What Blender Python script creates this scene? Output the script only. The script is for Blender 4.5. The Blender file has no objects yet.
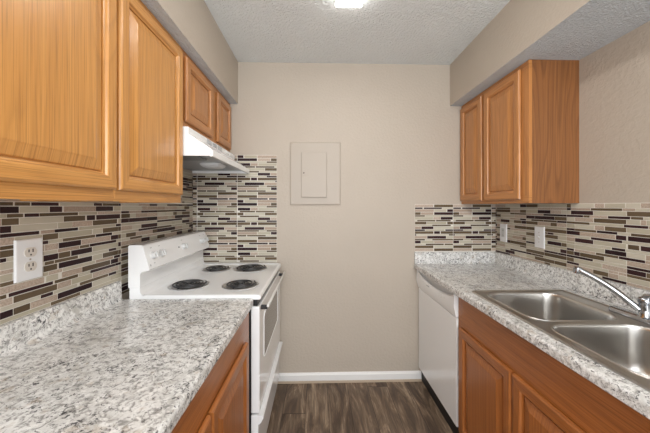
import bpy, bmesh, math, random
from mathutils import Vector, Matrix
sc = bpy.context.scene
C = sc.collection
# ---------------------------------------------------------------- camera
XC, D, ZC, F = 0.9609, 2.1646, 1.3634, 278.35
W, H = 2.3706, 2.475           # room width, ceiling height
HS = 2.150                     # soffit underside
CT = 0.914                     # counter top height
REAR = -3.9
cd = bpy.data.cameras.new('camera'); cam = bpy.data.objects.new('camera', cd); C.objects.link(cam)
cd.sensor_width = 36; cd.lens = 36 * F / 650; cd.shift_y = -10.4 / 650; cd.clip_start = .02
cam.location = (XC, -D, ZC); cam.rotation_euler = (math.pi / 2, 0, -0.0268)
sc.camera = cam
# ---------------------------------------------------------------- world and light
wd = bpy.data.worlds.new('world'); sc.world = wd; wd.use_nodes = True
bg = wd.node_tree.nodes['Background']; bg.inputs[0].default_value = (.95, .975, 1.0, 1); bg.inputs[1].default_value = 1.6
def area(name, loc, rot, sx, sy, power, col):
    l = bpy.data.lights.new(name, 'AREA'); l.shape = 'RECTANGLE'; l.size = sx; l.size_y = sy; l.energy = power; l.color = col
    o = bpy.data.objects.new(name, l); C.objects.link(o); o.location = loc; o.rotation_euler = rot; return o
area('rear_fill', (1.15, -3.75, 1.55), (math.radians(90), 0, 0), 1.9, 1.5, 36, (.95, .975, 1.0))  # unseen fill lamp added behind the camera to brighten the kitchen
LAMP = 10.0
sc.view_settings.view_transform = 'Standard'; sc.view_settings.look = 'None'
sc.view_settings.gamma = 1; sc.view_settings.use_curve_mapping = False
sc.view_settings.exposure = 0.63

# ---------------------------------------------------------------- material helpers
def mat(name, col=(.8, .8, .8), rough=.5, metal=0, coat=0, spec=.5):
    m = bpy.data.materials.new(name); m.use_nodes = True
    b = m.node_tree.nodes['Principled BSDF']
    b.inputs['Base Color'].default_value = (*col, 1); b.inputs['Roughness'].default_value = rough
    b.inputs['Metallic'].default_value = metal; b.inputs['Coat Weight'].default_value = coat
    b.inputs['Specular IOR Level'].default_value = spec
    return m
class NT:
    def __init__(s, m): s.t = m.node_tree; s.n = s.t.nodes; s.b = s.n['Principled BSDF']
    def add(s, typ, **k):
        n = s.n.new(typ)
        for a, v in k.items(): setattr(n, a, v)
        return n
    def link(s, a, b): s.t.links.new(a, b)
    def coord(s, scale=(1, 1, 1), loc=(0, 0, 0)):
        c = s.add('ShaderNodeTexCoord'); mp = s.add('ShaderNodeMapping')
        mp.inputs['Scale'].default_value = scale; mp.inputs['Location'].default_value = loc
        s.link(c.outputs['Object'], mp.inputs[0]); return mp.outputs[0]
    def noise(s, vec, scale, detail=4, rough=.5, dist=0):
        n = s.add('ShaderNodeTexNoise'); n.inputs['Scale'].default_value = scale; n.inputs['Detail'].default_value = detail
        n.inputs['Roughness'].default_value = rough; n.inputs['Distortion'].default_value = dist
        s.link(vec, n.inputs['Vector']); return n.outputs['Fac']
    def ramp(s, fac, stops, interp='LINEAR'):
        r = s.add('ShaderNodeValToRGB'); cr = r.color_ramp; cr.interpolation = interp
        while len(cr.elements) < len(stops): cr.elements.new(.5)
        for e, (p, c) in zip(cr.elements, stops):
            e.position = p; e.color = (*c, 1) if not isinstance(c, (int, float)) else (c, c, c, 1)
        s.link(fac, r.inputs[0]); return r.outputs[0]
    def mix(s, fac, a, b, mode='MIX'):
        m = s.add('ShaderNodeMix', data_type='RGBA', blend_type=mode)
        for v, i in ((fac, 0), (a, 6), (b, 7)):
            if hasattr(v, 'is_linked'): s.link(v, m.inputs[i])
            elif i == 0: m.inputs[0].default_value = v
            else: m.inputs[i].default_value = (*v, 1)
        return m.outputs[2]
    def math(s, op, a, b=0.):
        m = s.add('ShaderNodeMath', operation=op)
        for v, i in ((a, 0), (b, 1)):
            if hasattr(v, 'is_linked'): s.link(v, m.inputs[i])
            else: m.inputs[i].default_value = v
        return m.outputs[0]
    def bump(s, h, strength, dist=.002):
        b = s.add('ShaderNodeBump'); b.inputs['Strength'].default_value = strength; b.inputs['Distance'].default_value = dist
        s.link(h, b.inputs['Height']); s.link(b.outputs[0], s.b.inputs['Normal'])
    def color(s, c): s.link(c, s.b.inputs['Base Color'])

def wall_mat(name, col, bs=.25, sc_=60, dist=.002):
    m = mat(name, col, .55); t = NT(m); v = t.coord()
    n = t.noise(v, sc_, 3, .55, .3)
    r = t.ramp(n, [(.4, 0.), (.62, 1.)])
    t.bump(r, bs, dist)
    lo = t.noise(v, 2.0, 2)
    t.color(t.mix(t.ramp(lo, [(.3, 0.), (.7, 1.)]), tuple(c * .97 for c in col), tuple(c * 1.02 for c in col)))
    return m
M_wall = wall_mat('beige_wall_paint', (.475, .413, .343), .35, 55)
M_ceil = wall_mat('grey_white_textured_ceiling', (.80, .835, .84), .8, 75, .005)
M_soff = wall_mat('soffit_underside_texture', (.58, .62, .65), .8, 110, .004)  # ceiling texture in darker blue-grey, underside shade put into the colour
M_trim = mat('white_trim_paint', (.82, .81, .79), .35)
M_shoe = mat('tan_shoe_moulding', (.42, .33, .24), .5)

def oak(name, along, light, dark, rough=.33, contrast=1.0, ringw=.26):
    m = mat(name, light, rough, coat=.25); m.node_tree.nodes['Principled BSDF'].inputs['Coat Roughness'].default_value = .22
    t = NT(m)
    def sc3(a, c): return tuple(a if i == along else (c if i or name.startswith('oak_side') else c * .06) for i in range(3))
    v1 = t.coord(sc3(.6, 75)); v2 = t.coord(sc3(3.5, 330)); v3 = t.coord(sc3(.55, 4.2), (3.1, 1.7, .4))
    big = t.noise(v3, 1.0, 2, .5, .2)                      # growth ring field
    rings = t.math('FRACT', t.math('MULTIPLY', big, 22.0))
    rr = t.ramp(rings, [(0, .0), (.55, .25), (.85, 1.), (1, .0)])
    mid = t.noise(v1, 2.2, 5, .6, .1)
    pore = t.noise(v2, 1.0, 3, .6)
    c = t.mix(t.ramp(mid, [(.3, 0.), (.72, 1.)]), dark, light)
    c = t.mix(t.math('MULTIPLY', rr, ringw), c, tuple(x * .62 for x in dark))
    p = t.ramp(pore, [(.36, 1.), (.5, 0.)])
    c = t.mix(t.math('MULTIPLY', p, .5 * contrast), c, tuple(x * .5 for x in dark))
    t.color(c); t.bump(t.math('MULTIPLY', p, -1.), .12, .0006)
    return m
HON, HOND = (.66, .33, .095), (.54, .24, .058)
MID, MIDD = (.56, .25, .078), (.42, .165, .044)
O_v = oak('honey_oak_vertical_grain', 2, HON, HOND); O_h = oak('honey_oak_horizontal_grain', 1, HON, HOND)
R_v = oak('oak_vertical_grain', 2, MID, MIDD); R_h = oak('oak_horizontal_grain', 1, MID, MIDD)
R_s = oak('oak_side_panel_grain', 2, (.31, .125, .037), (.225, .082, .022), .45, .9, .6)  # darker than the fronts: the side's shade is put into the wood colour
RED, REDD = (.47, .168, .040), (.32, .100, .022)
B_v = oak('reddish_oak_vertical_grain', 2, RED, REDD, .35, .7); B_h = oak('reddish_oak_horizontal_grain', 1, RED, REDD, .35, 1.0)

def granite():
    m = mat('speckled_granite', (.6, .6, .57), .22, coat=.2); t = NT(m)
    v = t.coord((1, 1, 1))
    warp = t.noise(v, 9, 5, .65, .8)
    c = t.ramp(warp, [(.30, (.50, .485, .45)), (.44, (.68, .68, .665)), (.58, (.80, .80, .785)), (.75, (.58, .58, .565))])
    n1 = t.noise(v, 62, 6, .72, .9)
    c = t.mix(t.ramp(n1, [(.48, 0.), (.59, .85)]), c, (.25, .245, .235))
    n2 = t.noise(t.coord((1, 1, 1), (5, 3, 1)), 44, 5, .7, .5)
    c = t.mix(t.ramp(n2, [(.54, 0.), (.62, .75)]), c, (.90, .90, .885))
    n3 = t.noise(t.coord((1, 1, 1), (9, 2, 7)), 95, 4, .65, 1.0)
    n4 = t.noise(t.coord((1, 1, 1), (1, 8, 4)), 11, 2, .5)
    k = t.math('ADD', n3, t.math('MULTIPLY', t.math('SUBTRACT', n4, .5), .3))
    c = t.mix(t.ramp(k, [(.588, 0.), (.64, .92)]), c, (.06, .06, .065))
    n5 = t.noise(t.coord((1, 1, 1), (2, 6, 3)), 24, 3, .6, .5)
    c = t.mix(t.ramp(n5, [(.60, 0.), (.70, .4)]), c, (.47, .38, .28))
    t.color(c); return m
M_gran = granite()

def floor_mat():
    m = mat('brown_plank_floor', (.2, .15, .11), .5, spec=.3); t = NT(m)
    co = t.coord(); sep = t.add('ShaderNodeSeparateXYZ'); t.link(co, sep.inputs[0])
    PW = .152
    ix = t.math('FLOOR', t.math('DIVIDE', t.math('ADD', sep.outputs[0], .03), PW))
    fx = t.math('FRACT', t.math('DIVIDE', t.math('ADD', sep.outputs[0], .03), PW))
    wn = t.add('ShaderNodeTexWhiteNoise', noise_dimensions='1D'); t.link(ix, wn.inputs['W'])
    yy = t.math('ADD', sep.outputs[1], t.math('MULTIPLY', wn.outputs[0], 7.3))
    fy = t.math('FRACT', t.math('DIVIDE', yy, 1.83)); iy = t.math('FLOOR', t.math('DIVIDE', yy, 1.83))
    wn2 = t.add('ShaderNodeTexWhiteNoise', noise_dimensions='2D'); cb = t.add('ShaderNodeCombineXYZ')
    t.link(ix, cb.inputs[0]); t.link(iy, cb.inputs[1]); t.link(cb.outputs[0], wn2.inputs['Vector'])
    off = t.add('ShaderNodeCombineXYZ'); t.link(t.math('MULTIPLY', wn2.outputs[0], 31.), off.inputs[2]); t.link(t.math('MULTIPLY', wn2.outputs[0], 17.), off.inputs[1])
    def pos(sx, sy):
        mp = t.add('ShaderNodeMapping'); mp.inputs['Scale'].default_value = (sx, sy, 1); t.link(co, mp.inputs[0])
        a = t.add('ShaderNodeVectorMath', operation='ADD'); t.link(mp.outputs[0], a.inputs[0]); t.link(off.outputs[0], a.inputs[1]); return a.outputs[0]
    g1 = t.noise(pos(9, 1.9), 1., 6, .68, 1.6); g2 = t.noise(pos(90, 5), 1., 4, .7, .4)
    c = t.ramp(g1, [(.33, (.020, .012, .008)), (.44, (.095, .060, .038)), (.53, (.21, .142, .092)), (.64, (.46, .345, .235))])
    c = t.mix(t.ramp(g2, [(.35, .75), (.6, 0.)]), c, (.06, .042, .032))
    c = t.mix(.22, c, t.ramp(wn2.outputs[0], [(0, (.10, .072, .055)), (1, (.30, .225, .165))]))
    e = t.math('LESS_THAN', t.math('MINIMUM', fx, t.math('SUBTRACT', 1., fx)), .011)
    e2 = t.math('LESS_THAN', fy, .003)
    c = t.mix(t.math('MULTIPLY', t.math('MAXIMUM', e, e2), .75), c, (.03, .022, .018))
    t.color(c); t.bump(g2, .1, .001); return m
M_floor = floor_mat()

def tile_mat(name, a, b, rough, stone=False):
    m = mat(name, a, rough, spec=.2); t = NT(m)
    at = t.add('ShaderNodeAttribute', attribute_name='tint'); f = at.outputs['Fac']
    c = t.mix(f, a, b)
    if stone:
        n = t.noise(t.coord(), 160, 4, .7); c = t.mix(t.ramp(n, [(.42, 0.), (.62, .55)]), c, tuple(x * .62 for x in a))
        t.bump(n, .3, .001)
    t.color(c); return m
TM = [mat('pale_grout', (.74, .71, .65), .8),
      tile_mat('dark_brown_glass_tile', (.022, .009, .011), (.045, .018, .019), .3),
      tile_mat('olive_brown_glass_tile', (.092, .063, .036), (.145, .104, .062), .3),
      tile_mat('cream_glass_tile', (.44, .40, .305), (.56, .52, .43), .3),
      tile_mat('travertine_tile', (.44, .345, .27), (.56, .46, .38), .5, True)]
M_white = mat('white_enamel', (.90, .91, .915), .16, coat=.4)
M_wpl = mat('white_plastic', (.62, .625, .62), .5)
M_plate = mat('wall_plate_white', (.82, .83, .84), .35)
M_off = mat('off_white_enamel', (.74, .74, .72), .25)
M_dark = mat('black_trim', (.012, .012, .013), .4)
M_grey = mat('grey_plastic', (.36, .37, .38), .35)
M_midgrey = mat('filter_grey', (.22, .225, .23), .45, .5)
M_recess = mat('handle_recess_grey', (.66, .67, .68), .4)
M_glass = mat('oven_window_glass', (.05, .055, .06), .12, coat=.5)
M_coil = mat('burner_coil_metal', (.07, .07, .073), .4, .6)
M_pan = mat('drip_pan_metal', (.62, .62, .63), .3, .9)
M_chrome = mat('chrome', (.44, .455, .48), .12, 1)
M_panel = mat('beige_panel_paint', (.435, .378, .315), .45)
M_screw = mat('screw_metal', (.45, .40, .34), .4, .5)
M_slot = mat('dark_slot', (.02, .015, .012), .6)
M_rec = mat('receptacle_face', (.70, .66, .60), .35)
M_kick = mat('black_toe_kick', (.010, .010, .011), .5)
M_inside = mat('cabinet_interior', (.30, .18, .09), .6)
def steel():
    m = mat('brushed_stainless_steel', (.60, .585, .56), .28, 1); t = NT(m)
    return m
M_steel = steel()

# ---------------------------------------------------------------- mesh helpers (all coordinates in metres, world frame)
class B:
    def __init__(s): s.bm = bmesh.new(); s.mi = 0
    def quad(s, *p):
        f = s.bm.faces.new([s.bm.verts.new(q) for q in p]); f.material_index = s.mi; return f
    def box(s, x0, x1, y0, y1, z0, z1, bev=0, seg=2):
        x0, x1 = min(x0, x1), max(x0, x1); y0, y1 = min(y0, y1), max(y0, y1); z0, z1 = min(z0, z1), max(z0, z1)
        r = bmesh.ops.create_cube(s.bm, size=1)
        for v in r['verts']: v.co = Vector(((x0 + x1) / 2 + v.co.x * (x1 - x0), (y0 + y1) / 2 + v.co.y * (y1 - y0), (z0 + z1) / 2 + v.co.z * (z1 - z0)))
        fs = set(f for v in r['verts'] for f in v.link_faces)
        for f in fs: f.material_index = s.mi
        if bev:
            es = list(set(e for f in fs for e in f.edges))
            o = bmesh.ops.bevel(s.bm, geom=es, offset=min(bev, .49 * min(x1 - x0, y1 - y0, z1 - z0)), segments=seg, profile=.5, affect='EDGES')
            for f in o['faces']: f.material_index = s.mi
        return s
    def prism(s, pts, axis, a, b):
        """closed outline pts (2-D) extruded along axis from a to b; outline axes are the other two in order"""
        def P(p, t): q = list(p); q.insert(axis, t); return q
        n = len(pts); A = [s.bm.verts.new(P(p, a)) for p in pts]; Bv = [s.bm.verts.new(P(p, b)) for p in pts]
        fs = [s.bm.faces.new(A), s.bm.faces.new(Bv[::-1])]
        for i in range(n): fs.append(s.bm.faces.new((A[i], Bv[i], Bv[(i + 1) % n], A[(i + 1) % n])))
        for f in fs: f.material_index = s.mi
        return s
    def loops(s, rings, cap0=True, cap1=True):
        R = [[s.bm.verts.new(p) for p in r] for r in rings]; n = len(R[0])
        for a, b in zip(R, R[1:]):
            for i in range(n):
                f = s.bm.faces.new((a[i], a[(i + 1) % n], b[(i + 1) % n], b[i])); f.material_index = s.mi
        if cap0: s.bm.faces.new(R[0][::-1]).material_index = s.mi
        if cap1: s.bm.faces.new(R[-1]).material_index = s.mi
        return s
    def cyl(s, p, d, r, h, seg=20, r2=None, prof=None):
        """lathe around axis d from point p; prof = [(radius, height)...]"""
        d = Vector(d).normalized(); q = Vector((0, 0, 1)).rotation_difference(d); p = Vector(p)
        if prof is None: prof = [(r, 0), (r if r2 is None else r2, h)]
        s.loops([[p + q @ Vector((rr * math.cos(2 * math.pi * i / seg), rr * math.sin(2 * math.pi * i / seg), hh)) for i in range(seg)] for rr, hh in prof]); return s
    def tube(s, path, r, seg=10, radii=None):
        path = [Vector(p) for p in path]; rings = []; ref = None
        for i, p in enumerate(path):
            t = (path[min(i + 1, len(path) - 1)] - path[max(i - 1, 0)]).normalized()
            if ref is None: ref = t.orthogonal().normalized()
            ref = (ref - t * ref.dot(t)).normalized(); b = t.cross(ref); rr = radii[i] if radii else r
            rings.append([p + (ref * math.cos(2 * math.pi * k / seg) + b * math.sin(2 * math.pi * k / seg)) * rr for k in range(seg)])
        s.loops(rings); return s
    def make(s, name, mats, parent=None, smooth=None, base=None):
        bmesh.ops.recalc_face_normals(s.bm, faces=s.bm.faces[:])
        off = Vector(parent['_b']) if parent is not None else Vector(base or (0, 0, 0))
        bmesh.ops.translate(s.bm, verts=s.bm.verts, vec=-off)
        me = bpy.data.meshes.new(name); s.bm.to_mesh(me); s.bm.free()
        for m in (mats if isinstance(mats, (list, tuple)) else [mats]): me.materials.append(m)
        if smooth:
            for p in me.polygons: p.use_smooth = True
            me.set_sharp_from_angle(angle=math.radians(smooth))
        o = bpy.data.objects.new(name, me); C.objects.link(o)
        if parent is not None: o.parent = parent; o['_b'] = tuple(off)
        else: o.location = off; o['_b'] = tuple(off)
        return o
def thing(name, label, cat, base, group=None):
    o = bpy.data.objects.new(name, None); o.empty_display_size = .1; C.objects.link(o); o.location = base; o['_b'] = tuple(base)
    o['label'] = label; o['category'] = cat
    if group: o['group'] = group
    return o
def tag(o, label, cat, group=None):
    o['label'] = label; o['category'] = cat
    if group: o['group'] = group
    return o
def struct(o): o['kind'] = 'structure'; return o
LEFT_ROWS=[
 ('t',[('O', 1.301, 1.266), ('O', 1.26, 1.214), ('B', 1.209, 1.112), ('L', 1.106, 0.954), ('B', 0.949, 0.905), ('O', 0.899, 0.803)]),
 ('T',[('B', 1.301, 1.249), ('L', 1.245, 1.15), ('B', 1.145, 1.098), ('T', 1.09, 0.941), ('B', 0.938, 0.839), ('L', 0.832, 0.786)]),
 ('t',[('L', 1.301, 1.284), ('O', 1.282, 1.236), ('B', 1.23, 1.184), ('O', 1.181, 1.029), ('L', 1.024, 0.933), ('T', 0.927, 0.786)]),
 ('T',[('O', 1.296, 1.249), ('L', 1.245, 1.094), ('O', 1.09, 0.995), ('B', 0.985, 0.944), ('B', 0.936, 0.793)]),
 ('T',[('B', 1.301, 1.271), ('L', 1.268, 1.118), ('L', 1.114, 1.056), ('T', 1.054, 0.96), ('O', 0.954, 0.813), ('L', 0.806, 0.786)]),
 ('t',[('B', 1.301, 1.184), ('T', 1.177, 1.128), ('B', 1.126, 1.029), ('L', 1.024, 0.826), ('B', 0.819, 0.786)]),
 ('T',[('T', 1.301, 1.263), ('L', 1.26, 1.174), ('O', 1.17, 1.114), ('L', 1.11, 0.96), ('L', 0.954, 0.905), ('O', 0.899, 0.806)]),
 ('t',[('O', 1.301, 1.263), ('L', 1.26, 1.174), ('B', 1.17, 1.152), ('L', 1.149, 1.098), ('O', 1.094, 0.944), ('B', 0.938, 0.845), ('L', 0.839, 0.786)]),
 ('T',[('O', 1.301, 1.263), ('T', 1.26, 1.167), ('T', 1.163, 1.114), ('B', 1.11, 1.015), ('T', 1.01, 0.857), ('B', 0.851, 0.806)]),
 ('t',[('B', 1.301, 1.285), ('L', 1.282, 1.263), ('B', 1.26, 1.181), ('L', 1.17, 1.118), ('T', 1.114, 1.024), ('O', 1.019, 0.975), ('B', 0.97, 0.819)]),
 ('T',[('L', 1.301, 1.266), ('B', 1.263, 1.245), ('L', 1.242, 1.17), ('B', 1.167, 1.114), ('O', 1.11, 1.064), ('B', 1.058, 0.96), ('L', 0.954, 0.806)]),
 ('t',[('T', 1.301, 1.257), ('O', 1.163, 1.13), ('O', 1.126, 1.029), ('L', 1.024, 0.87), ('B', 0.864, 0.819)]),
 ('T',[('L', 1.301, 1.268), ('B', 1.263, 1.17), ('O', 1.167, 1.118), ('B', 1.11, 0.96), ('L', 0.954, 0.905), ('O', 0.899, 0.806)]),
 ('t',[('O', 1.301, 1.254), ('L', 1.248, 1.152), ('T', 1.149, 1.098), ('L', 1.094, 0.944), ('T', 0.938, 0.839), ('B', 0.832, 0.793)]),
 ('T',[('T', 1.301, 1.167), ('L', 1.159, 1.114), ('T', 1.098, 1.01), ('O', 1.007, 0.857), ('B', 0.851, 0.806)]),
 ('t',[('O', 1.301, 1.285), ('B', 1.277, 1.134), ('O', 1.126, 1.029), ('L', 1.024, 0.97), ('B', 0.967, 0.826)]),
 ('T',[('T', 1.301, 1.268), ('O', 1.263, 1.118), ('T', 1.114, 1.06), ('L', 1.056, 0.96), ('T', 0.954, 0.806)]),
 ('t',[('L', 1.301, 1.181), ('B', 1.177, 1.134), ('L', 1.13, 1.033), ('O', 1.019, 0.87), ('B', 0.864, 0.819)]),
 ('T',[('B', 1.301, 1.266), ('O', 1.263, 1.214), ('T', 1.211, 1.118), ('B', 1.114, 0.96), ('L', 0.954, 0.857)]),
 ('t',[('L', 1.301, 1.145), ('O', 1.141, 1.019), ('L', 1.015, 0.786)]),
]
RIGHT_ROWS=[
 ('T',[('L', 0.66, 0.788), ('T', 0.793, 0.837), ('L', 0.842, 0.931), ('L', 0.935, 0.99), ('T', 0.993, 1.087)]),
 ('t',[('T', 0.66, 0.767), ('O', 0.772, 0.918), ('T', 0.922, 0.971), ('L', 0.974, 1.061)]),
 ('T',[('B', 0.66, 0.783), ('L', 0.788, 0.935), ('O', 0.939, 1.061)]),
 ('t',[('T', 0.767, 0.851), ('B', 0.856, 0.951), ('O', 0.955, 1.001), ('L', 1.005, 1.077)]),
 ('T',[('T', 0.684, 0.783), ('O', 0.788, 0.935), ('L', 0.939, 0.99), ('T', 0.993, 1.012), ('L', 1.015, 1.087)]),
 ('t',[('L', 0.767, 0.922), ('B', 0.926, 1.019), ('T', 1.023, 1.087)]),
 ('T',[('L', 0.684, 0.788), ('T', 0.793, 0.837), ('O', 0.842, 0.935), ('L', 0.939, 1.061)]),
 ('t',[('O', 0.684, 0.798), ('B', 0.803, 0.897), ('L', 0.901, 0.951), ('O', 0.955, 1.061)]),
 ('T',[('T', 0.713, 0.888), ('B', 0.892, 0.935), ('B', 0.943, 1.077)]),
 ('t',[('L', 0.684, 0.767), ('B', 0.772, 0.918), ('L', 0.922, 1.077)]),
 ('T',[('B', 0.684, 0.783), ('L', 0.788, 0.935), ('O', 0.943, 0.986), ('B', 0.993, 1.077)]),
 ('t',[('L', 0.684, 0.87), ('B', 0.874, 0.931), ('L', 0.935, 1.077)]),
 ('T',[('L', 0.684, 0.837), ('B', 0.842, 0.935), ('L', 0.939, 1.008), ('T', 1.012, 1.077)]),
 ('t',[('T', 0.684, 0.793), ('O', 0.798, 0.901), ('B', 0.905, 1.008)]),
 ('T',[('O', 0.713, 0.837), ('L', 0.842, 0.935), ('T', 0.939, 1.061)]),
]

# ================================================================ ROOM
struct(B().box(-.1, W + .1, .1, REAR, -.06, 0).make('floor', M_floor))
struct(B().box(-.1, W + .1, .1, REAR, H, H + .08).make('ceiling', M_ceil))
struct(B().box(-.1, W + .1, 0, .1, 0, H).make('wall_back', M_wall))
struct(B().box(-.1, 0, 0, REAR, 0, H).make('wall_left', M_wall))
struct(B().box(W, W + .1, 0, REAR, 0, H).make('wall_right', M_wall))
SL, SR = .347, W - .368
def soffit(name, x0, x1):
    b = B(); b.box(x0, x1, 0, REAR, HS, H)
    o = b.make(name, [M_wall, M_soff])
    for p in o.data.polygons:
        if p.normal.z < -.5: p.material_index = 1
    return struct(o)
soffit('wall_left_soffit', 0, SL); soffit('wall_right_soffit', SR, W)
b = B(); b.prism([(-.016, .016), (0, .016), (0, .072), (-.006, .072), (-.011, .064), (-.016, .058)], 0, .655, W - .60)
struct(b.make('baseboard_back', M_trim))
b = B(); b.prism([(-.022, 0), (0, 0), (0, .016), (-.014, .016), (-.020, .010)], 0, .655, W - .60)
struct(b.make('trim_1', M_shoe))

# ================================================================ MOSAIC BACKSPLASHES
TH, tH, GR = .0232, .0140, .0024
CI = {'B': 1, 'O': 2, 'L': 3, 'T': 4}
SHEET = [('T', [('T', 0, .48), ('O', .50, .99)]), ('t', [('B', 0, .20), ('B', .23, .70), ('L', .71, .99)]),
 ('T', [('T', 0, .49), ('L', .50, .82), ('B', .84, .99)]), ('T', [('O', 0, .15), ('T', .16, .48), ('B', .50, .99)]),
 ('t', [('O', 0, .26), ('L', .27, .99)]), ('T', [('L', 0, .47), ('T', .48, .66), ('B', .67, .98)]),
 ('t', [('L', 0, .05), ('O', .06, .53), ('O', .55, .93)]), ('T', [('O', 0, .30), ('L', .31, .82), ('O', .84, .99)]),
 ('t', [('L', 0, .44), ('O', .45, .93)]), ('T', [('T', 0, .16), ('B', .17, .48), ('L', .49, .99)]),
 ('t', [('B', 0, .26), ('L', .27, .77), ('B', .79, .99)]), ('T', [('O', 0, .48), ('B', .50, .65), ('O', .67, .99)]),
 ('t', [('B', 0, .04), ('L', .05, .87), ('O', .88, .99)]), ('T', [('T', 0, .31), ('B', .32, .81), ('L', .82, .99)]),
 ('t', [('O', 0, .26), ('L', .27, .44), ('O', .45, .99)]), ('T', [('B', 0, .15), ('L', .16, .49), ('T', .50, .99)]),
 ('t', [('L', 0, .27), ('O', .28, .75), ('O', .77, .99)]), ('T', [('O', 0, .48), ('L', .50, .99)])]
SW = .305
def rand_row(rng, a, b):
    out = []; x = a
    while x < b - .01:
        l = rng.choice([.045, .075, .098, .098, .15, .15]); e = min(x + l, b)
        if b - e < .03: e = b
        out.append((rng.choice('BBBBOOOOLLLLLTTT'), x, e - .003)); x = e
    return out
def sheet_rows(edges, top, bottom, shift=0, flip=False, detail=None, dspan=None, seed=1, kinds=None, exact=False):
    """rows of (z0, z1, [(colour, a, b)]) for a wall whose sheets end at the positions in edges"""
    rng = random.Random(seed); rows = []; z = top - GR; i = 0
    n = len(SHEET)
    while z > bottom + .006:
        s = SHEET[(i + shift) % n]
        k = kinds[i] if kinds else detail[i][0] if detail and i < len(detail) else s[0]
        if detail and i >= len(detail): k = 'T' if rows[-1][3] == 't' else 't'
        h = TH if k == 'T' else tH
        z0 = max(z - h + GR, bottom + GR * .5); tiles = []
        for j, (a, c) in enumerate(zip(edges, edges[1:])):
            if exact:
                for col, u, v in s[1]:
                    u2, v2 = (1 - v, 1 - u) if flip else (u, v)
                    tiles.append((col, a + u2 * SW, min(a + v2 * SW, c - .001)))
            else: tiles += rand_row(rng, a, c)
        if detail and i < len(detail):
            dt = [(c_, min(p, q), max(p, q)) for c_, p, q in detail[i][1]]
            lo_, hi_ = min(x[1] for x in dt) - .003, max(x[2] for x in dt) + .003; cut = []
            for c_, p, q in tiles:
                if q > lo_ and p < hi_:
                    if p < lo_ - .012: cut.append((c_, p, lo_))
                    if q > hi_ + .012: cut.append((c_, hi_, q))
                else: cut.append((c_, p, q))
            tiles = cut + dt
        rows.append((z0, z, tiles, k)); z -= h; i += 1
    return rows
def mosaic(name, rows, plane, lo, hi, top, bottom, lbl, seed=3, notches=()):
    """plane: ('Y', 0, -1) = wall plane normal axis, position, direction into the room"""
    ax, pos, d = plane; rng = random.Random(seed); b = B(); tints = []
    def P(a, dep, z): return (a, pos + d * dep, z) if ax == 'Y' else (pos + d * dep, a, z)
    def slab(a0, a1, z0, z1, d0, d1, mi, bev=0):
        v = [P(a0, d0, z0), P(a1, d0, z0), P(a1, d0, z1), P(a0, d0, z1)]
        w = [P(a0 + bev, d1, z0 + bev), P(a1 - bev, d1, z0 + bev), P(a1 - bev, d1, z1 - bev), P(a0 + bev, d1, z1 - bev)]
        b.mi = mi; t = rng.random(); n0 = len(b.bm.faces)
        b.loops([v, w], cap0=(mi == 0), cap1=True); tints.extend([t] * (len(b.bm.faces) - n0))
    slab(lo, hi, bottom, top, .0006, .005, 0)
    for z0, z1, tiles, k in rows:
        for c, p, q in tiles:
            if ax == 'X': p, q = -q, -p          # tile spans along a side wall are given as distance from the back wall
            p = max(p, lo + .001); q = min(q, hi - .001)
            if q - p > .004 and z1 - z0 > .003: slab(p, q, z0, z1, .0045, .0068, CI[c], .0005)
    o = b.make(name, TM, base=P((lo + hi) / 2, .001, bottom))
    at = o.data.attributes.new('tint', 'FLOAT', 'FACE')
    for i, v in enumerate(tints): at.data[i].value = v
    return tag(o, lbl, 'tile backsplash')
TB = 1.0045
def edg(first, lo, hi):
    e = [first]
    while e[0] > lo + .001: e.insert(0, e[0] - SW)
    while e[-1] < hi - .001: e.append(e[-1] + SW)
    return e
ZR = .925
mosaic('mosaic_backsplash', sheet_rows(edg(W - .648, W - .648, W), 1.378, TB, exact=True), ('Y', 0, -1), W - .648, W, 1.378, TB,
       'short mosaic tile strip on the back wall above the right countertop, behind the dishwasher corner', 5)
mosaic('mosaic_backsplash', sheet_rows(edg(.647, 0, .647), 1.757, .93, shift=2, exact=True, flip=True), ('Y', 0, -1), 0.0, .647, 1.757, .93,
       'tall mosaic tile panel on the back wall beside the stove and range hood', 7)
mosaic('mosaic_backsplash', sheet_rows(edg(.786, 0, 2.6), 1.3785, TB, detail=LEFT_ROWS, dspan=(.786, 1.091 + .22), seed=11), ('X', 0, 1), -2.6, -.7865, 1.3785, TB,
       'mosaic tile strip on the left wall behind the white outlet, under the large wall cabinets', 9)
LK = [d_[0] for d_ in LEFT_ROWS] + ['T', 't'] * 4
stove_rows = sheet_rows(edg(.786, 0, .786), 1.609, 1.3800, kinds=['T', 't'] * 20, seed=12) + sheet_rows(edg(.786, 0, .786), 1.3785, .93, kinds=LK, seed=15)
mosaic('mosaic_backsplash', stove_rows, ('X', 0, 1), -.786, -.0069, 1.609, .93,
       'mosaic tile on the left wall directly behind the stove control panel', 10)
mosaic('mosaic_backsplash', sheet_rows(edg(.939, 0, 2.6), 1.378, TB, detail=RIGHT_ROWS, dspan=(.939 - SW * .5, .939 + .5), seed=14), ('X', W, -1), -2.6, -.0069, 1.378, TB,
       'long mosaic tile strip on the right wall behind the sink and faucet', 13)

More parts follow.
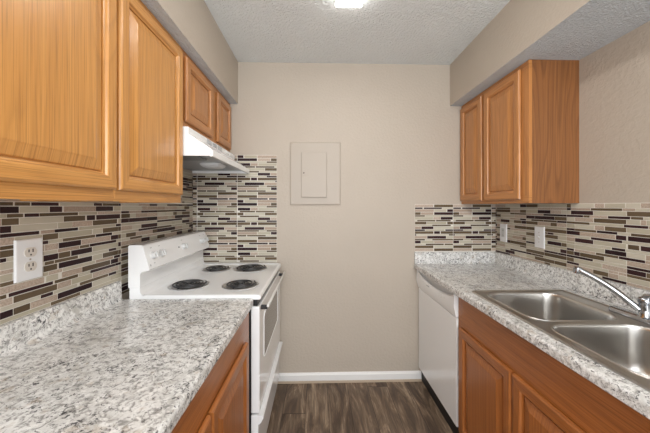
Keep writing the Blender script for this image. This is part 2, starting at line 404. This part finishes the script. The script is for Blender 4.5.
# ================================================================ COUNTERTOPS
def nose(x_back, x_edge, zb=CT - .038, zt=CT, r=.012):
    """rounded front-edge outline in (x, z)"""
    s = 1 if x_edge > x_back else -1; pts = [(x_back, zb), (x_edge - s * .004, zb), (x_edge, zb + .004)]
    for k in range(6):
        a = k / 5 * math.pi / 2; pts.append((x_edge - s * r + s * r * math.cos(a), zt - r + r * math.sin(a)))
    pts.append((x_back, zt)); return pts
XL = .648; YL = -.799
t = thing('granite_countertop', 'speckled white and grey granite countertop on the left, running up to the stove', 'countertop', (.33, -1.7, CT - .038))
b = B(); b.prism(nose(.0005, XL), 1, YL, -2.6); b.make('slab', M_gran, t, 40)
def lip_profile(s, x): return [(x, CT), (x + s * .030, CT), (x + s * .024, CT + .005), (x + s * .021, CT + .012), (x + s * .020, TB - .008), (x + s * .017, TB - .002), (x + s * .011, TB - .0005), (x, TB - .0005)]
b = B(); b.prism(lip_profile(1, .0005), 1, YL - .004, -2.6); b.make('upstand', M_gran, t, 40)
XR = W - .6566
SX0, SX1, SY0, SY1 = 1.762, 2.262, -.722, -1.535       # sink outer rim
t = thing('granite_countertop', 'speckled white and grey granite countertop on the right, around the steel sink', 'countertop', (W - .33, -1.2, CT - .038))
b = B(); b.prism(nose(SX0 + .03, XR), 1, -.0005, -2.6)
hx0, hx1, hy0, hy1 = SX0 + .03, SX1 - .03, SY0 - .02, SY1 + .02
b.box(hx0, W - .0005, -.0005, hy0, CT - .038, CT); b.box(hx0, W - .0005, hy1, -2.6, CT - .038, CT); b.box(hx1, W - .0005, hy0, hy1, CT - .038, CT)
b.make('slab', M_gran, t, 40)
b = B(); b.prism(lip_profile(-1, W - .0005), 1, -.0005, -2.6); b.make('upstand', M_gran, t, 40)
b = B(); b.prism([(y, z) for y, z in lip_profile(-1, -.0005)], 0, XR + .004, W - .02); b.make('upstand', M_gran, t, 40)

# ================================================================ CABINETS
def door(parent, xf, s, y0, y1, z0, z1, mv, mh, thick=.018, stile=.052):
    """raised-panel door; outer face at x = xf, s = +1 faces +x"""
    y0, y1 = min(y0, y1), max(y0, y1)
    def ring(ins, dep): return [(xf - s * dep, y0 + ins, z0 + ins), (xf - s * dep, y1 - ins, z0 + ins), (xf - s * dep, y1 - ins, z1 - ins), (xf - s * dep, y0 + ins, z1 - ins)]
    b = B(); prof = [(.009, thick), (.009, .0150), (0, .0150), (0, .008), (.002, .004), (.005, .001), (.009, 0), (stile - .012, 0), (stile - .009, .002), (stile - .006, .0075), (stile - .001, .010), (stile, .0155), (stile + .007, .0165)]
    R = [[b.bm.verts.new(p) for p in ring(*q)] for q in prof]
    for a, c in zip(R, R[1:]):
        for i in range(4):
            f = b.bm.faces.new((a[i], a[(i + 1) % 4], c[(i + 1) % 4], c[i])); f.material_index = 1 if i in (0, 2) else 0
    f = b.bm.faces.new(R[0][::-1])
    d = b.make('door', [mv, mh], parent)
    b = B(); st = stile + .0032
    b.loops([ring(i, p) for i, p in [(st, .0164), (st + .0005, .012), (st + .003, .0100), (st + .030, .0030), (st + .034, .0015), (st + .037, .0012)]])
    b.make('raised_panel', [mv], d)
    return d
def wall_cabinet(label, xw, xf, y0, y1, z0, z1, doors, mv, mh, ms, name='wall_cabinet', rail=.045, dz0=.038, dz1=.03):
    """xw wall side, xf = outer door face"""
    s = 1 if xf > xw else -1; xframe = xf - s * .0182
    y0, y1 = max(y0, y1), min(y0, y1)
    t = thing(name, label, 'cabinet', ((xw + xf) / 2, (y0 + y1) / 2, z0))
    b = B(); xb = xframe - s * .018
    b.box(xw + s * .0005, xb, y0, y0 - .015, z0, z1); b.box(xw + s * .0005, xb, y1, y1 + .015, z0, z1)
    b.box(xw + s * .0005, xb, y0 - .015, y1 + .015, z0 + .012, z0 + .026); b.box(xw + s * .0005, xb, y0 - .015, y1 + .015, z1 - .014, z1)
    b.box(xw + s * .0005, xw + s * .006, y0 - .015, y1 + .015, z0 + .026, z1 - .014)
    b.make('body', ms, t)
    b = B(); b.mi = 1
    b.box(xb, xframe, y0, y1, z0, z0 + rail, .001, 1); b.box(xb, xframe, y0, y1, z1 - rail, z1, .001, 1); b.mi = 0
    ys = [y0] + [(doors[i][1] + doors[i + 1][0]) / 2 for i in range(len(doors) - 1)] + [y1]
    gw = [0] + [(doors[i][1] - doors[i + 1][0]) / 2 + .012 for i in range(len(doors) - 1)] + [0]
    for i, y in enumerate(ys):
        a, c_ = (y, y - .045) if i == 0 else (y + gw[i], y - gw[i]) if i < len(ys) - 1 else (y + .075, y)
        b.box(xb, xframe + s * .0002, a, c_, z0 + rail - .002, z1 - rail + .002)
    b.make('face_frame', [mv, mh], t)
    for a, c in doors: door(t, xf, s, a, c, z0 + dz0, z1 - dz1, mv, mh)
    return t
ZU = 1.3790
XF = .305
wall_cabinet('tall honey oak wall cabinet on the left wall, next to the range hood', 0, XF, -.775, -1.224, ZU, 2.1495, [(-.784, -1.216)], O_v, O_h, O_v)
wall_cabinet('tall honey oak wall cabinet nearest the camera, above the white outlet', 0, XF, -1.2255, -2.14, ZU, 2.1495, [(-1.231, -1.678), (-1.686, -2.13)], O_v, O_h, O_v)
wall_cabinet('short double-door oak wall cabinet above the range hood', 0, XF, -.0015, -.7735, 1.757, 2.1495, [(-.022, -.300), (-.393 + .006, -.745)], R_v, R_h, R_v, dz0=.036, rail=.045)
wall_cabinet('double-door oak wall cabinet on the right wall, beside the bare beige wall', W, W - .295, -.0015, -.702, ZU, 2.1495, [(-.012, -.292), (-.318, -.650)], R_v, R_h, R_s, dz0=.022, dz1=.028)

def base_cabinet(label, xw, xf, y0, y1, doors, mv, mh, dtop):
    s = 1 if xf > xw else -1; xframe = xf - s * .0182; xb = xframe - s * .018; zt = CT - .0385
    t = thing('base_cabinet', label, 'cabinet', ((xw + xf) / 2, (y0 + y1) / 2, 0))
    b = B(); b.box(xw + s * .0005, xb, y0, y0 - .016, .10, zt); b.box(xw + s * .0005, xb, y1, y1 + .016, .10, zt)
    b.box(xw + s * .0005, xb, y0 - .016, y1 + .016, .10, .116); b.box(xw + s * .0005, xw + s * .006, y0 - .016, y1 + .016, .116, zt)
    b.make('body', mv, t)
    b = B(); b.mi = 1; b.box(xb, xframe, y0, y1, .10, .135, .001, 1); b.box(xb, xframe, y0, y1, dtop - .025, zt, .001, 1)
    b.mi = 0
    ys = [y0 - .015] + [(doors[i][1] + doors[i + 1][0]) / 2 for i in range(len(doors) - 1)] + [y1 + .015]
    gw = [0] + [(doors[i][1] - doors[i + 1][0]) / 2 + .015 for i in range(len(doors) - 1)] + [0]
    for i, y in enumerate(ys):
        a, c_ = (y0, doors[0][0] - .02) if i == 0 else (y + gw[i], y - gw[i]) if i < len(ys) - 1 else (doors[-1][1] + .02, y1)
        b.box(xb, xframe + s * .0002, a, c_, .13, dtop - .02)
    b.make('face_frame', [mv, mh], t)
    B().box(xw + s * .03, xb - s * .05, y0, y1, 0, .0995).make('toe_kick', M_kick, t)
    for a, c in doors: door(t, xf, s, a, c, .118, dtop, mv, mh)
    return t
XBL = .650
base_cabinet('reddish oak base cabinet under the left countertop, between the stove and the camera', 0, XBL, YL - .020, -2.45,
             [(-.895, -1.326), (-1.335, -1.766), (-1.82, -2.40)], B_v, B_h, .748)
XBR = W - .634
base_cabinet('reddish oak base cabinet under the sink, beside the dishwasher', W, XBR, -.6165, -2.45,
             [(-.652, -1.062), (-1.070, -1.480), (-1.56, -2.40)], B_v, B_h, .695)

# ================================================================ BREAKER PANEL
t = thing('breaker_panel', 'beige painted electrical breaker panel on the back wall', 'electrical panel', (.943, 0, 1.372))
b = B(); x0, x1, z0, z1 = .748, 1.140, 1.372, 1.858
def rr(i, y): return [(x0 + i, -y, z0 + i), (x1 - i, -y, z0 + i), (x1 - i, -y, z1 - i), (x0 + i, -y, z1 - i)]
b.loops([rr(0, .0003), rr(0, .006), rr(.003, .010), rr(.010, .0115), rr(.012, .0115)]); b.make('cover_plate', M_panel, t)
b = B(); b.box(.836, 1.031, -.0117, -.024, 1.431, 1.779, .003, 2)
dd = b.make('door', M_panel, t)
b = B(); b.box(.842, .878, -.0242, -.027, 1.594, 1.640, .002); b.make('latch', M_panel, dd)
b = B(); b.cyl((.856, -.0272, 1.618), (0, -1, 0), .005, .002, 12); b.make('latch_button', M_slot, dd)
for z in (1.50, 1.71): B().cyl((1.0335, -.016, z - .012), (0, 0, 1), .0035, .024, 10).make('hinge', M_panel, t)
for x in (.768, 1.120):
    for z in (1.392, 1.838):
        b = B(); b.cyl((x, -.0117, z), (0, -1, 0), .005, .002, 12, prof=[(.005, 0), (.005, .0012), (.003, .002)]); b.make('screw', M_screw, t)

# ================================================================ OUTLETS
def plate(label, name, xw, s, yc, zc, w, h, kind, cat):
    t = thing(name, label, cat, (xw + s * .0068, yc, zc - h / 2)); x = xw + s * .0069
    def R(dy, dz, i, dep, cy=0, cz=0): return [(x + s * dep, yc + cy - dy / 2 + i, zc + cz - dz / 2 + i), (x + s * dep, yc + cy + dy / 2 - i, zc + cz - dz / 2 + i), (x + s * dep, yc + cy + dy / 2 - i, zc + cz + dz / 2 - i), (x + s * dep, yc + cy - dy / 2 + i, zc + cz + dz / 2 - i)]
    b = B(); b.loops([R(w, h, 0, 0), R(w, h, 0, .003), R(w, h, .003, .0055), R(w, h, .006, .006)]); b.make('cover_plate', M_plate, t)
    if kind == 'duplex':
        for dz in (.0235, -.0235):
            b = B(); pts = []
            for k in range(24):
                a = 2 * math.pi * k / 24; pts.append((yc + .0195 * math.cos(a), zc + dz + max(-.0155, min(.0155, .0195 * math.sin(a)))))
            b.loops([[(x + s * .006, p, q) for p, q in pts], [(x + s * .0085, p, q) for p, q in pts]]); r = b.make('receptacle', M_rec, t)
            for dy, hh in ((-.0065, .009), (.0065, .011)):
                B().box(x + s * .0084, x + s * .0088, yc + dy - .0018, yc + dy + .0018, zc + dz + .002 - hh / 2 + .003, zc + dz + .002 + hh / 2 + .003).make('slot', M_slot, r)
            b = B(); b.cyl((x + s * .0084, yc, zc + dz - .0085), (s, 0, 0), .0028, .0004, 10); b.make('ground_hole', M_slot, r)
        b = B(); b.cyl((x + s * .0058, yc, zc), (s, 0, 0), .003, .0012, 10); b.make('screw', M_screw, t)
    elif kind == 'toggle':
        b = B(); b.box(x + s * .0055, x + s * .0068, yc - .006, yc + .006, zc - .013, zc + .013); b.make('switch_collar', M_rec, t)
        b = B(); b.prism([(x + s * .0066, zc - .006), (x + s * .019, zc + .006), (x + s * .019, zc + .010), (x + s * .0066, zc + .006)], 1, yc - .0035, yc + .0035); b.make('toggle', M_wpl, t)
        for dz in (-.03, .03): B().cyl((x + s * .0058, yc, zc + dz), (s, 0, 0), .0028, .0012, 10).make('screw', M_screw, t)
    else:
        b = B(); b.box(x + s * .0055, x + s * .0075, yc - .0165, yc + .0165, zc - .033, zc + .033, .0008, 1); r = b.make('receptacle', M_wpl, t)
        for dz in (-.019, .019):
            for dy in (-.006, .006): B().box(x + s * .0074, x + s * .0078, yc + dy - .0011, yc + dy + .0011, zc + dz - .004, zc + dz + .004).make('slot', M_slot, r)
    return t
plate('white duplex outlet on the left mosaic wall, under the large wall cabinets', 'wall_outlet', 0, 1, -1.220, 1.188, .090, .135, 'duplex', 'outlet')
plate('white wall plate with a small toggle on the right mosaic wall, nearer the sink', 'wall_switch', W, -1, -.445, 1.167, .078, .134, 'toggle', 'switch')
plate('white wall plate in the back right corner, under the wall cabinet', 'wall_outlet', W, -1, -.104, 1.163, .076, .134, 'decor', 'outlet')

# ================================================================ DISHWASHER
t = thing('dishwasher', 'white dishwasher under the right countertop', 'dishwasher', (W - .31, -.31, 0))
XD = W - .625; y0, y1 = -.012, -.609
B().box(XD + .035, W - .05, y0, y1, .10, CT - .045).make('body', M_off, t)
b = B(); b.box(XD + .002, XD + .034, y0, y1, .108, .727, .006, 3); b.make('door', M_white, t)
# control panel with a scooped handle pocket along its top edge
b = B(); pts = []
n = 24; ztop = .872
for k in range(n + 1):
    u = k / n; y = y0 + (y1 - y0) * u; w = math.sin(math.pi * min(1, max(0, (u - .02) / .96))) ** .5 if .02 < u < .98 else 0
    pts.append((y, ztop - .052 * w))
front = [(XD - .010, y, z) for y, z in pts]; R0 = [(y0, .733), (y1, .733)]
for k in range(n):
    (ya, za), (yb, zb) = pts[k], pts[k + 1]
    def V(x, y, z): return (x, y, z)
    xa, xm, xb = XD, XD - .014, XD + .030
    zma, zmb = .79, .79
    b.quad(V(xa, ya, .733), V(xa, yb, .733), V(xm, yb, zmb), V(xm, ya, zma))
    b.quad(V(xm, ya, zma), V(xm, yb, zmb), V(xm + .003, yb, zb - .008), V(xm + .003, ya, za - .008))
    b.quad(V(xm + .003, ya, za - .008), V(xm + .003, yb, zb - .008), V(xm + .012, yb, zb), V(xm + .012, ya, za))
    b.quad(V(xm + .012, ya, za), V(xm + .012, yb, zb), V(xb, yb, zb - .02), V(xb, ya, za - .02))
    b.quad(V(xa, ya, .733), V(xa, yb, .733), V(xb, yb, .733), V(xb, ya, .733))
for k in (0, n):
    y, z = pts[k]; f = b.bm.faces.new([b.bm.verts.new(p) for p in [(XD, y, .733), (XD - .014, y, .79), (XD - .011, y, z - .008), (XD - .002, y, z), (XD + .030, y, z - .02), (XD + .030, y, .733)]])
bmesh.ops.remove_doubles(b.bm, verts=b.bm.verts, dist=.0002)
cp = b.make('control_panel', M_white, t, 35)
B().box(XD + .012, XD + .026, y0 - .004, y1 + .004, .80, .8745).make('handle_recess', M_recess, t)
b = B()
b.box(XD - .0146, XD - .0136, -.215, -.262, .800, .808, .0002, 1); b.make('logo_mark', M_grey, cp)
for yy, zz in ((-.42, .812), (-.45, .812), (-.42, .797), (-.45, .797), (-.49, .806)):
    b = B(); b.cyl((XD - .0136, yy, zz), (-1, 0, 0), .0045, .0015, 12); b.make('button', M_off, cp)
B().box(XD + .06, W - .08, y0, y1, 0, .0985).make('toe_kick', M_kick, t)
b = B(); b.box(XD + .028, XD + .05, y0, y1, .004, .105); b.make('kick_plate', M_kick, t)

# ================================================================ SINK
NS = 8
def rrect(x0, x1, y0, y1, r, z, n=NS):
    """rounded rectangle ring, counter-clockwise from (+x,+y) corner"""
    x0, x1 = min(x0, x1), max(x0, x1); y0, y1 = min(y0, y1), max(y0, y1); out = []
    for cx, cy, a0 in ((x1 - r, y1 - r, 0), (x0 + r, y1 - r, 90), (x0 + r, y0 + r, 180), (x1 - r, y0 + r, 270)):
        for k in range(n + 1):
            a = math.radians(a0 + 90 * k / n); out.append(Vector((cx + r * math.cos(a), cy + r * math.sin(a), z)))
    return out
t = thing('kitchen_sink', 'double-bowl stainless steel sink set into the right countertop', 'sink', ((SX0 + SX1) / 2, (SY0 + SY1) / 2, CT))
bowls = [(1.800, 2.176, -.756, -1.113), (1.800, 2.176, -1.139, -1.501)]
b = B(); zr = CT + .005
b.loops([rrect(SX0, SX1, SY0, SY1, .022, CT + .0004), rrect(SX0, SX1, SY0, SY1, .022, CT + .0015), rrect(SX0 + .003, SX1 - .003, SY0 - .003, SY1 + .003, .02, CT + .008),
         rrect(SX0 + .010, SX1 - .010, SY0 - .010, SY1 + .010, .016, CT + .008), rrect(SX0 + .014, SX1 - .014, SY0 - .014, SY1 + .014, .014, CT + .004)], cap0=False, cap1=False)
# flat deck as a grid of cells, each bowl opening filled by a fan to its rounded ring
zd = CT + .004
dx0, dx1, dy0, dy1 = SX0 + .014, SX1 - .014, SY0 - .014, SY1 + .014
def rectpt(cx0, cx1, cy0, cy1, ang_pt):
    return ang_pt
def cell_ring(cx0, cx1, cy0, cy1, bowl, r=.075):
    """deck between a cell's rectangle and a bowl's rounded opening"""
    inner = rrect(*bowl, r, zd); n = NS + 1; outer = []
    cx0, cx1 = min(cx0, cx1), max(cx0, cx1); cy0, cy1 = min(cy0, cy1), max(cy0, cy1)
    corners = [(cx1, cy1), (cx0, cy1), (cx0, cy0), (cx1, cy0)]
    for q in range(4):
        for k in range(n):
            p = inner[q * n + k]; c = corners[q]; u = k / (n - 1)
            sx, sy = (p.x, c[1]), (c[0], p.y)
            a, d2 = ((sy, sx) if q % 2 == 0 else (sx, sy))     # the ring leaves one side and reaches the next
            if u < .5: w = u * 2; o = (a[0] + (c[0] - a[0]) * w, a[1] + (c[1] - a[1]) * w)
            else: w = (u - .5) * 2; o = (c[0] + (d2[0] - c[0]) * w, c[1] + (d2[1] - c[1]) * w)
            if k == 0: o = a
            if k == n - 1: o = d2
            outer.append(Vector((o[0], o[1], zd)))
    b.loops([outer, inner], cap0=False, cap1=False)
ym = -1.126; xbk = 2.192
cell_ring(dx0, xbk, dy0, ym, bowls[0]); cell_ring(dx0, xbk, ym, dy1, bowls[1])
b.quad((xbk, dy0, zd), (dx1, dy0, zd), (dx1, dy1, zd), (xbk, dy1, zd))
b.make('rim', M_steel, t, 40)
for k, (x0, x1, ya, yb) in enumerate(bowls):
    b = B(); rings = []
    for i, zz, r in ((0, .004, .075), (.001, .0065, .074), (.0035, .0070, .073), (.006, .004, .072), (.008, -.006, .070), (.010, -.05, .070), (.016, -.12, .068), (.022, -.148, .064), (.032, -.165, .056), (.050, -.176, .042), (.075, -.180, .030)):
        rings.append(rrect(x0 + i, x1 - i, ya - i, yb + i, r, CT + zz))
    b.loops(rings, cap0=False, cap1=True)
    bw = b.make('bowl', M_steel, t, 60)
    cx, cy = (x0 + x1) / 2, (ya + yb) / 2
    b = B(); b.cyl((cx, cy, CT - .1798), (0, 0, 1), 0, 0, 28, prof=[(.050, 0), (.050, .002), (.042, .003), (.036, .0005), (.010, .0005)]); b.make('drain', M_chrome, bw)

# ================================================================ FAUCET
FX, FY = 2.221, -1.126; fz = CT + .0045
t = thing('faucet', 'chrome kitchen faucet with a long spout over the steel sink', 'faucet', (FX, FY, fz))
b = B(); b.loops([rrect(FX - .023, FX + .023, FY + .125, FY - .125, .022, fz + h) if not i else rrect(FX - .023 + i, FX + .023 - i, FY + .125 - i, FY - .125 + i, .022 - i, fz + h) for h, i in ((0, 0), (.013, 0), (.018, .003), (.020, .008))])
b.make('deck_plate', M_chrome, t, 40)
b = B(); b.cyl((FX, FY, fz + .014), (0, 0, 1), 0, 0, 28, prof=[(.022, 0), (.021, .006), (.018, .010), (.017, .055), (.020, .060), (.020, .070), (.016, .078), (.007, .082)]); b.make('base_body', M_chrome, t, 40)
tip = Vector((2.094, -.998, 1.085)); s0 = Vector((FX - .012, FY + .010, fz + .044)); path = []
for k in range(13):
    u = k / 12; p = s0.lerp(tip, u); p.z += .012 * math.sin(math.pi * u); path.append(p)
dirn = (tip - s0).normalized()
path += [tip + dirn * .008 + Vector((0, 0, .001)), tip + dirn * .014 + Vector((0, 0, -.003))]
b = B(); b.tube(path, .0120, 14); b.make('spout', M_chrome, t, 50)
e = path[-1] + Vector((0, 0, .010))
b = B(); b.cyl(e, (dirn.x * .25, dirn.y * .25, -1), 0, 0, 20, prof=[(.006, -.002), (.0125, .002), (.0130, .010), (.0120, .026), (.0095, .028)]); b.make('aerator', M_chrome, t, 40)
b = B(); hp = Vector((FX, FY, fz + .094)); b.tube([hp, hp + Vector((.004, -.03, .012)), hp + Vector((.004, -.075, .026)), hp + Vector((.004, -.095, .030))], .006, 12, radii=[.011, .008, .006, .007]); b.make('lever_handle', M_chrome, t, 50)

# ================================================================ RANGE
RY0, RY1 = -.036, -.791; RX = .682
t = thing('electric_range', 'white electric coil range against the left wall', 'stove', (.35, (RY0 + RY1) / 2, 0))
b = B(); b.box(.045, .605, RY0 - .002, RY1 + .002, .03, .905); b.make('body', M_white, t)
b = B(); b.box(.09, .60, RY0 - .03, RY1 + .03, 0, .03); b.make('plinth', M_dark, t)
# cooktop: raised rim, curved sweep up to the control panel, rolled front edge
ctop = [(.050, .905), (RX - .006, .905), (RX, .908), (RX, .921), (RX - .004, .927), (RX - .012, .929), (RX - .022, .9265), (.128, .9265), (.112, .930), (.104, .938), (.100, .950), (.100, .966), (.050, .966)]
b = B(); b.prism(ctop, 1, RY0, RY1)
for ya in (RY0, RY1 + .014): b.prism([(.10, .9262), (RX - .014, .9262), (RX - .016, .9285), (.112, .9300)], 1, ya, ya - .014)
b.make('cooktop', M_white, t, 50)
bg_ = [(.042, .966), (.098, .966), (.098, 1.030), (.104, 1.040), (.140, 1.050), (.144, 1.054), (.112, 1.168), (.106, 1.173), (.048, 1.173), (.042, 1.168)]
b = B(); b.prism(bg_, 1, RY0 - .003, RY1 + .003); pnl = b.make('control_panel', M_white, t, 30)
nrm = Vector((1.168 - 1.054, 0, .144 - .112)).normalized(); upv = Vector((.112 - .144, 0, 1.168 - 1.054)).normalized()
def onp(y, u): q = Vector((.144, y, 1.054)) + upv * (u * .1184); return q
def knob(y, u, r=.0175):
    p = onp(y, u); b = B(); b.cyl(p, nrm, 0, 0, 24, prof=[(r * 1.15, 0), (r * 1.12, .003), (r * .95, .005), (r * .86, .018), (r * .78, .020)])
    k = b.make('knob', M_wpl, pnl, 40)
    b = B(); q = p + nrm * .0195; a = upv; c = Vector((0, 1, 0))
    rng = [[q + c * sx * .003 + a * sz * r * .85 + nrm * h for sx, sz in ((-1, -1), (1, -1), (1, 1), (-1, 1))] for h in (-.008, .008)]
    b.loops(rng); b.make('grip', M_wpl, k)
KY = (-.732, -.660, -.413, -.150, -.084)
for i, y in enumerate(KY): knob(y, .52 if i != 2 else .52)
def mark(y, u, w=.006, h=.004, m=M_grey):
    p = onp(y, u); b = B(); c = Vector((0, 1, 0))
    b.loops([[p + c * sx * w / 2 + upv * sz * h / 2 + nrm * d for sx, sz in ((-1, -1), (1, -1), (1, 1), (-1, 1))] for d in (0, .0006)]); return b.make('marking', m, pnl)
for y in KY: mark(y, .86, .014, .0035)
for y in (-.735,): mark(y, .20, .012, .004)
for y in (-.468, -.360):
    b = B(); b.cyl(onp(y, .55), nrm, .0042, .003, 12); b.make('indicator_lamp', M_dark, pnl)
mark(-.770, .15, .006, .010, M_grey); mark(-.625, .5, .004, .006, M_grey)
# coil burners
def burner(x, y, r):
    z = .9268
    b = B(); b.cyl((x, y, z), (0, 0, 1), 0, 0, 40, prof=[(r, 0), (r + .001, .0025), (r - .004, .0045), (r - .010, .003), (r - .014, .0008), (.012, .0004)])
    p = b.make('drip_pan', M_pan, t, 40)
    path = []; turns = 4 if r > .1 else 3; rmax = r - .016; n = turns * 28
    for k in range(n + 1):
        a = 2 * math.pi * k / 28; q = .022 + (rmax - .022) * k / n; path.append((x + q * math.cos(a + .6), y + q * math.sin(a + .6), z + .0095))
    b = B(); b.tube(path, .0038, 8); b.make('coil', M_coil, p, 60)
    b = B()
    for k in range(3):
        a = 2 * math.pi * k / 3 + .3; c, s_ = math.cos(a), math.sin(a)
        b.tube([(x + .01 * c, y + .01 * s_, z + .0045), (x + (rmax + .004) * c, y + (rmax + .004) * s_, z + .0045)], .0022, 6)
    b.cyl((x, y, z + .003), (0, 0, 1), .013, .012, 16); b.make('coil_support', M_coil, p)
burner(.250, -.605, .104); burner(.535, -.612, .097); burner(.262, -.215, .094); burner(.492, -.200, .117)
B().box(.6052, .6338, RY0 - .006, RY1 + .006, .05, .872).make('dark_gap_fill', M_dark, t)  # black filler added to stand in for the shaded gap beside the oven door
# vent gap, oven door, handle, window, drawer
B().box(.6052, .664, RY0 - .006, RY1 + .006, .872, .9048).make('vent_gap', M_dark, t)
b = B(); b.box(.634, .676, RY0 - .001, RY1 + .001, .345, .869, .005, 3); od = b.make('oven_door', M_white, t)
wy0, wy1, wz0, wz1 = -.185, -.675, .56, .79
def wr_(i, x, r=.02): return [Vector((x, p.x, p.y)) for p in [Vector((v.x, v.y)) for v in rrect(wy0 - i, wy1 + i, wz0 + i, wz1 - i, max(r - i, .004), 0, 4)]]
b = B(); b.loops([wr_(-.012, .6755, .03), wr_(-.008, .6795, .028), wr_(-.002, .6795, .022), wr_(0, .6765)], cap1=False); b.make('window_frame', M_white, od, 40)
b = B(); b.loops([wr_(-.001, .6758), wr_(-.001, .6770)]); b.make('window_glass', M_glass, od)
b = B(); b.box(.706, .719, RY0 - .03, RY1 + .025, .855, .873, .006, 3); hd = b.make('handle', M_off, od, 40)
for y in (RY0 - .045, RY1 + .045):
    B().box(.6755, .708, y - .010, y + .010, .843, .862, .003, 2).make('handle_bracket', M_dark, hd)
b = B(); b.box(.634, .670, RY0 - .001, RY1 + .001, .065, .335, .004, 2); dw = b.make('storage_drawer', M_white, t)
b = B(); b.prism([(.667, .334), (.692, .332), (.696, .326), (.694, .318), (.684, .300), (.676, .292), (.667, .288)], 1, RY0 - .002, RY1 + .002); b.make('pull_lip', M_white, dw, 30)
b = B(); b.box(.6675, .671, RY0 - .02, RY1 + .02, .262, .274, .0015, 2); b.make('ridge', M_white, dw)

# ================================================================ RANGE HOOD
HY0, HY1 = -.010, -.7735; t = thing('range_hood', 'white under-cabinet range hood above the stove', 'range hood', (.22, (HY0 + HY1) / 2, 1.61))
prof = [(.0075, 1.7565), (.322, 1.7565), (.325, 1.7535), (.325, 1.722), (.440, 1.644), (.440, 1.614), (.436, 1.611), (.428, 1.611), (.424, 1.618), (.424, 1.641), (.0075, 1.641)]
b = B(); b.prism(prof, 1, HY0 - .0095, HY1 + .0095)
side = [(.0075, 1.613), (.424, 1.613), (.440, 1.644), (.325, 1.722), (.325, 1.7535), (.322, 1.7565), (.0075, 1.7565)]
for y in (HY0, HY1 + .010): b.prism(side, 1, y, y - .010)
hd = b.make('shell', M_white, t, 30)
b = B(); b.box(.0075, .425, HY0 - .010, HY1 + .010, 1.632, 1.640); b.make('underside_pan', M_grey, t)
b = B(); b.box(.06, .33, -.56, -.745, 1.622, 1.632, .002); b.make('grease_filter', M_midgrey, t)
b = B(); b.loops([[Vector((v.x, v.y, z)) for v in rrect(.22 + i, .35 - i, -.27 - i, -.42 + i, .02, 0, 5)] for z, i in ((1.632, 0), (1.622, .004), (1.612, .014))]); b.make('light_cover', mat('lamp_lens', (.62, .63, .64), .3), t, 50)
for y0_ in (-.475, -.385, -.295):
    b = B(); b.box(.3248, .3256, y0_, y0_ - .070, 1.726, 1.750); v = b.make('vent_grille', M_dark, hd)
    b = B()
    for k in range(7): b.box(.3252, .3266, y0_ - .004 - k * .0098, y0_ - .0085 - k * .0098, 1.727, 1.749)
    b.make('grille_slats', M_recess, v)
for y in (-.20, -.16, -.11):
    b = B(); b.box(.3248, .330, y, y - .020, 1.731, 1.745, .001, 1); b.make('rocker_switch', M_off, t)

# ================================================================ CEILING LIGHT
t = thing('ceiling_light', 'long white ceiling light fixture glowing above the aisle', 'ceiling light', (1.135, -1.27, H))
b = B(); b.box(1.056, 1.204, -.652, -1.88, H - .012, H - .0002, .002); b.make('fixture_base', M_wpl, t)
m = mat('glowing_diffuser', (.95, .95, .95), .5); nb = m.node_tree.nodes['Principled BSDF']
nb.inputs['Emission Color'].default_value = (1, .97, .93, 1); nb.inputs['Emission Strength'].default_value = LAMP
pr_ = [(1.058, H - .012), (1.058, H - .026), (1.062, H - .030), (1.198, H - .030), (1.202, H - .026), (1.202, H - .012)]
b = B(); b.prism(pr_, 1, -.655, -1.87); b.make('diffuser', m, t, 50)
for o in bpy.data.objects:
    if '_b' in o: del o['_b']
